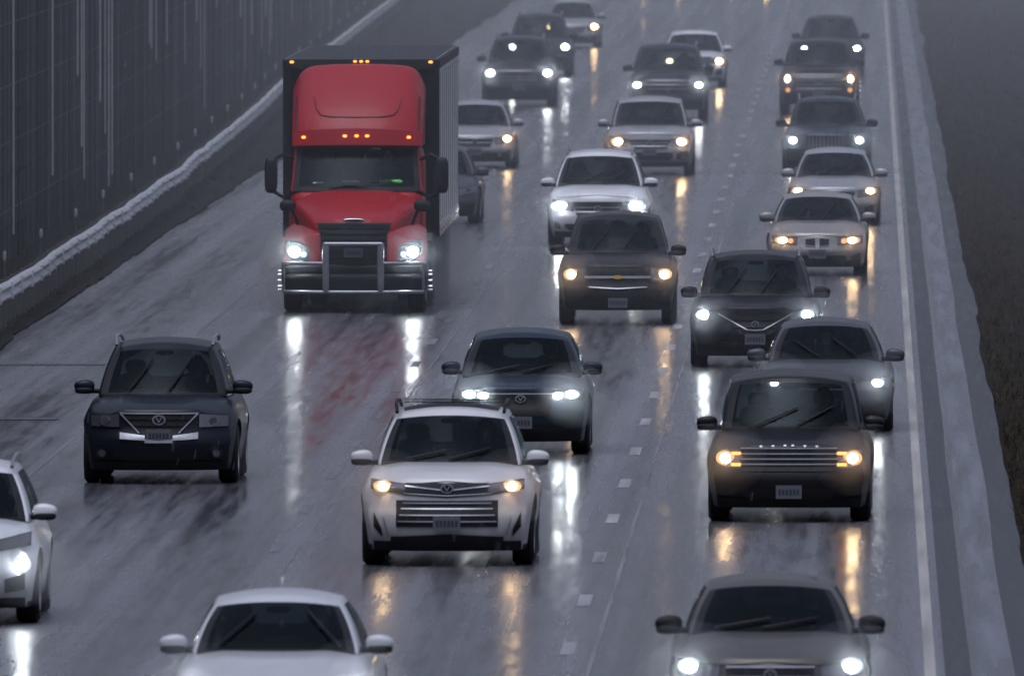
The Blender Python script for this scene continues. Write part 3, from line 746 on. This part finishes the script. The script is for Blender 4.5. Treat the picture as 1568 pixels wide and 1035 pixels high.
tp.finish('road_tar_patches', None, recalc=False)

soil = soil_mat('verge_soil', (.006,.0052,.0045), (.034,.027,.021))
grav = soil_mat('gravel_verge', (.012,.012,.012), (.05,.049,.047))
strip_mesh('verge_median', lambda y: redge(y)-.06, 40, 120, 1200, 1.5, .012, soil, 60, lambda x, y: max(0, min(1, (x-2))) * (.10*nz(x,y,.7)+.05*nz(x,y,2.1)+.03))
RAIL = [(60,-13.3),(328,-13.4),(372,-13.5),(422,-13.75),(505,-14.5),(540,-14.9),(612,-15.5),(730,-16.4),(900,-18),(1200,-21)]
def railx(y): return interp(RAIL, y)+.07*nz(0, y, .06)+.05*nz(5, y, .2)
def wallx(y): return interp(RAIL, y)-1.7
strip_mesh('verge_gravel', lambda y: wallx(y)-.3, lambda y: ledge(y)+.06, 60, 1200, 1.5, .010, grav, 10, lambda x, y: .03*nz(x,y,1.2)+.02)
def grass(name, fx, n, cols, hmin, hmax):
    p = Part(); vs = []; fs = []
    for i in range(n):
        y = 190+(680)*random.random()**1.3; x = fx(y)
        if nz(x, y, .5) < -.12: continue
        for k in range(3):
            a = random.uniform(0, math.pi); r = random.uniform(.02, .06); hh = random.uniform(hmin, hmax); lx_, ly_ = random.uniform(-.1, .1), random.uniform(-.1, .1)
            o = len(vs); bx, by = x+random.uniform(-.05,.05), y+random.uniform(-.05,.05)
            vs += [(bx-r*.25*math.cos(a), by-r*.25*math.sin(a), -.01), (bx+r*.25*math.cos(a), by+r*.25*math.sin(a), -.01), (bx+lx_, by+ly_, hh)]
            fs.append((o, o+1, o+2))
    p.add(vs, fs, cols); p.finish(name, None, recalc=False)
gm = soil_mat('dead_grass', (.02,.017,.012), (.10,.078,.05))
grass('grass', lambda y: redge(y)-.02+abs(random.gauss(0, 1.5)), 16000, gm, .06, .22)
grass('grass', lambda y: cl(wallx(y)+.1, ledge(y)-.05, random.random()), 5000, gm, .04, .16)

def guardrail():
    root = empty('guardrail', (0, 0, 0))
    gm_ = simple('galvanised_steel', (.55,.56,.59), .4, .25, nscale=1.2)
    prof = [(0,.48),(.06,.50),(.085,.54),(.06,.58),(.01,.62),(.06,.66),(.085,.70),(.06,.745),(0,.765),(-.012,.765),(.0,.62),(-.012,.48)]
    p = Part(); ys = [60+2*i for i in range(int(1140/2)+1)]; vs = []; fs = []; n = len(prof)
    for y in ys:
        x = railx(y)
        for a, z in prof: vs.append((x+a, y, z+.015*nz(3, y, .3)))
    for j in range(len(ys)-1):
        for k in range(n):
            fs.append((j*n+k, (j+1)*n+k, (j+1)*n+(k+1) % n, j*n+(k+1) % n))
    p.add(vs, fs, gm_)
    y = 61
    while y < 1190:
        x = railx(y)
        p.box((x+.05, y, .70), (.05, .16, .05), gm_); p.box((x+.05, y, .54), (.05, .16, .045), gm_); y += 3.81
    p.finish('w_beam', root, 0, 60)
    q = Part(); wd = simple('post_steel', (.10,.10,.105), .6)
    y = 61
    while y < 1190:
        q.box((railx(y)-.14, y, .37), (.05, .08, .37), wd); q.box((railx(y)-.05, y, .62), (.045, .06, .16), wd); y += 1.905
    q.finish('posts', root)
    r = Part(); rf = simple('reflector', (.34,.34,.35), .3)
    y = 62
    while y < 900:
        x = railx(y)-.14
        r.box((x, y, .85), (.012, .012, .2), wd); r.rbox((x, y-.02, 1.10), (.03, .02, .08), rf, 3, 4); y += 16
    r.finish('delineators', root)
guardrail()

def wall():
    root = empty('noise_barrier_wall', (0, 0, 0))
    pan = simple('wall_panel', (.017,.017,.018), .75, nscale=1.5, bump=.5)
    dark = simple('wall_groove', (.007,.007,.008), .8)
    p = Part(); ys = [60+4*i for i in range(286)]; vs = []; fs = []; ms = []
    rows = [0,.55,.6,1.5,1.54,2.6,2.64,3.6,3.64,4.7,4.74,5.8,5.84,7.2]
    for y in ys:
        x = wallx(y)
        for k, z in enumerate(rows): vs.append((x-(.03 if k % 2 else 0), y, z))
        vs.append((x-.3, y, 7.2)); vs.append((x-.3, y, 0))
    n = len(rows)+2
    for j in range(len(ys)-1):
        for k in range(n-1):
            fs.append((j*n+k, (j+1)*n+k, (j+1)*n+k+1, j*n+k+1)); ms.append(dark if (k % 2 and k < 12) else pan)
    p.add(vs, fs, ms); p.finish('panels', root, 0, 20)
    q = Part(); st = [simple('wall_post_a', (.12,.12,.125), .4, .3), simple('wall_post_b', (.60,.60,.61), .35, .1), simple('wall_post_c', (.035,.035,.037), .5)]
    y = 61.
    while y < 1190:
        r = random.random(); mt = st[1] if r < .25 else (st[0] if r < .5 else st[2])
        pr = random.uniform(.008, .018)
        a, b = 0, 7.24
        if mt is st[1]: a = random.uniform(0, 3); b = random.uniform(4.5, 7.2)
        q.box((wallx(y)+pr/2, y, (a+b)/2), (pr, .05, (b-a)/2), mt); y += random.uniform(1.4, 2.8)
    st2 = st[2]
    for z in (.9, 2.1, 3.1, 4.2, 5.3):
        for j in range(len(ys)-1):
            a, b = ys[j], ys[j+1]
            q.add([(wallx(a)+.004, a, z), (wallx(b)+.004, b, z), (wallx(b)+.004, b, z+.03), (wallx(a)+.004, a, z+.03)], [(0,1,2,3)], st2)
    q.finish('posts', root)
wall()

# falling rain: short thin streaks through the air above the road
rp = Part(); vs = []; fs = []
rm, N, L = nt('rain_drop')
tr_ = N.new('ShaderNodeBsdfTransparent'); df = N.new('ShaderNodeBsdfTranslucent'); df.inputs[0].default_value = (.9,.92,.95,1)
mx = N.new('ShaderNodeMixShader'); mx.inputs[0].default_value = .18; oo = N.new('ShaderNodeOutputMaterial')
L.new(tr_.outputs[0], mx.inputs[1]); L.new(df.outputs[0], mx.inputs[2]); L.new(mx.outputs[0], oo.inputs[0])
for i in range(7000):
    y = random.uniform(120, 600); x = random.uniform(-18, 6); z = random.uniform(.1, 8.5)
    hw, hh = random.uniform(.003, .005), random.uniform(.04, .11)
    o = len(vs); vs += [(x-hw, y, z), (x+hw, y, z), (x+hw+.012, y, z+hh), (x-hw+.012, y, z+hh)]; fs.append((o, o+1, o+2, o+3))
rp.add(vs, fs, rm); rp.finish('falling_rain', None, recalc=False)

hz = Part(); hz.box((-20, 700, 20.2), (160, 430, 20), scatter('rain_haze_volume', .0011, (.88,.93,1.)))
hz.finish('rain_haze', None)

# ------------------------------------------------------------------ world, sun, camera
w = bpy.data.worlds.new('World'); sc.world = w; w.use_nodes = True
N, L = w.node_tree.nodes, w.node_tree.links; N.clear()
sky = N.new('ShaderNodeTexSky'); sky.sky_type = 'NISHITA'; sky.sun_disc = False
sky.sun_elevation = R(70); sky.sun_rotation = R(200); sky.air_density = 1.2; sky.dust_density = 4
hs = N.new('ShaderNodeHueSaturation'); hs.inputs['Saturation'].default_value = .32
L.new(sky.outputs[0], hs.inputs['Color'])
tc = N.new('ShaderNodeTexCoord'); sp = N.new('ShaderNodeSeparateXYZ'); L.new(tc.outputs['Generated'], sp.inputs[0])
mr = N.new('ShaderNodeMapRange'); mr.inputs['From Min'].default_value = 0; mr.inputs['From Max'].default_value = .8; mr.inputs['To Min'].default_value = .38; mr.inputs['To Max'].default_value = 1.3
L.new(sp.outputs['Z'], mr.inputs['Value'])
vm_ = N.new('ShaderNodeVectorMath'); vm_.operation = 'SCALE'; L.new(hs.outputs[0], vm_.inputs[0]); L.new(mr.outputs[0], vm_.inputs['Scale'])
tn = N.new('ShaderNodeVectorMath'); tn.operation = 'MULTIPLY'; tn.inputs[1].default_value = (.90, .96, 1.18); L.new(vm_.outputs[0], tn.inputs[0])
bg = N.new('ShaderNodeBackground'); bg.inputs[1].default_value = .10; L.new(tn.outputs[0], bg.inputs[0])
o = N.new('ShaderNodeOutputWorld'); L.new(bg.outputs[0], o.inputs[0])

sd = bpy.data.lights.new('sun', 'SUN'); sd.energy = .5; sd.angle = R(40); sd.color = (1,.98,.95)
so = bpy.data.objects.new('sun', sd); so.rotation_euler = (R(18), 0, R(-20)); so.location = (0, 0, 60); sc.collection.objects.link(so)

cd = bpy.data.cameras.new('camera'); cd.lens = 750; cd.sensor_width = 36; cd.clip_start = 1; cd.clip_end = 9000
co = bpy.data.objects.new('camera', cd); sc.collection.objects.link(co)
co.location = (0, 0, 8.8); co.rotation_euler = (R(90-1.540), 0, R(.959))
cd.dof.use_dof = True; cd.dof.focus_distance = 290; cd.dof.aperture_fstop = 9
sc.camera = co
sc.view_settings.view_transform = 'Standard'; sc.view_settings.look = 'None'; sc.view_settings.exposure = 0
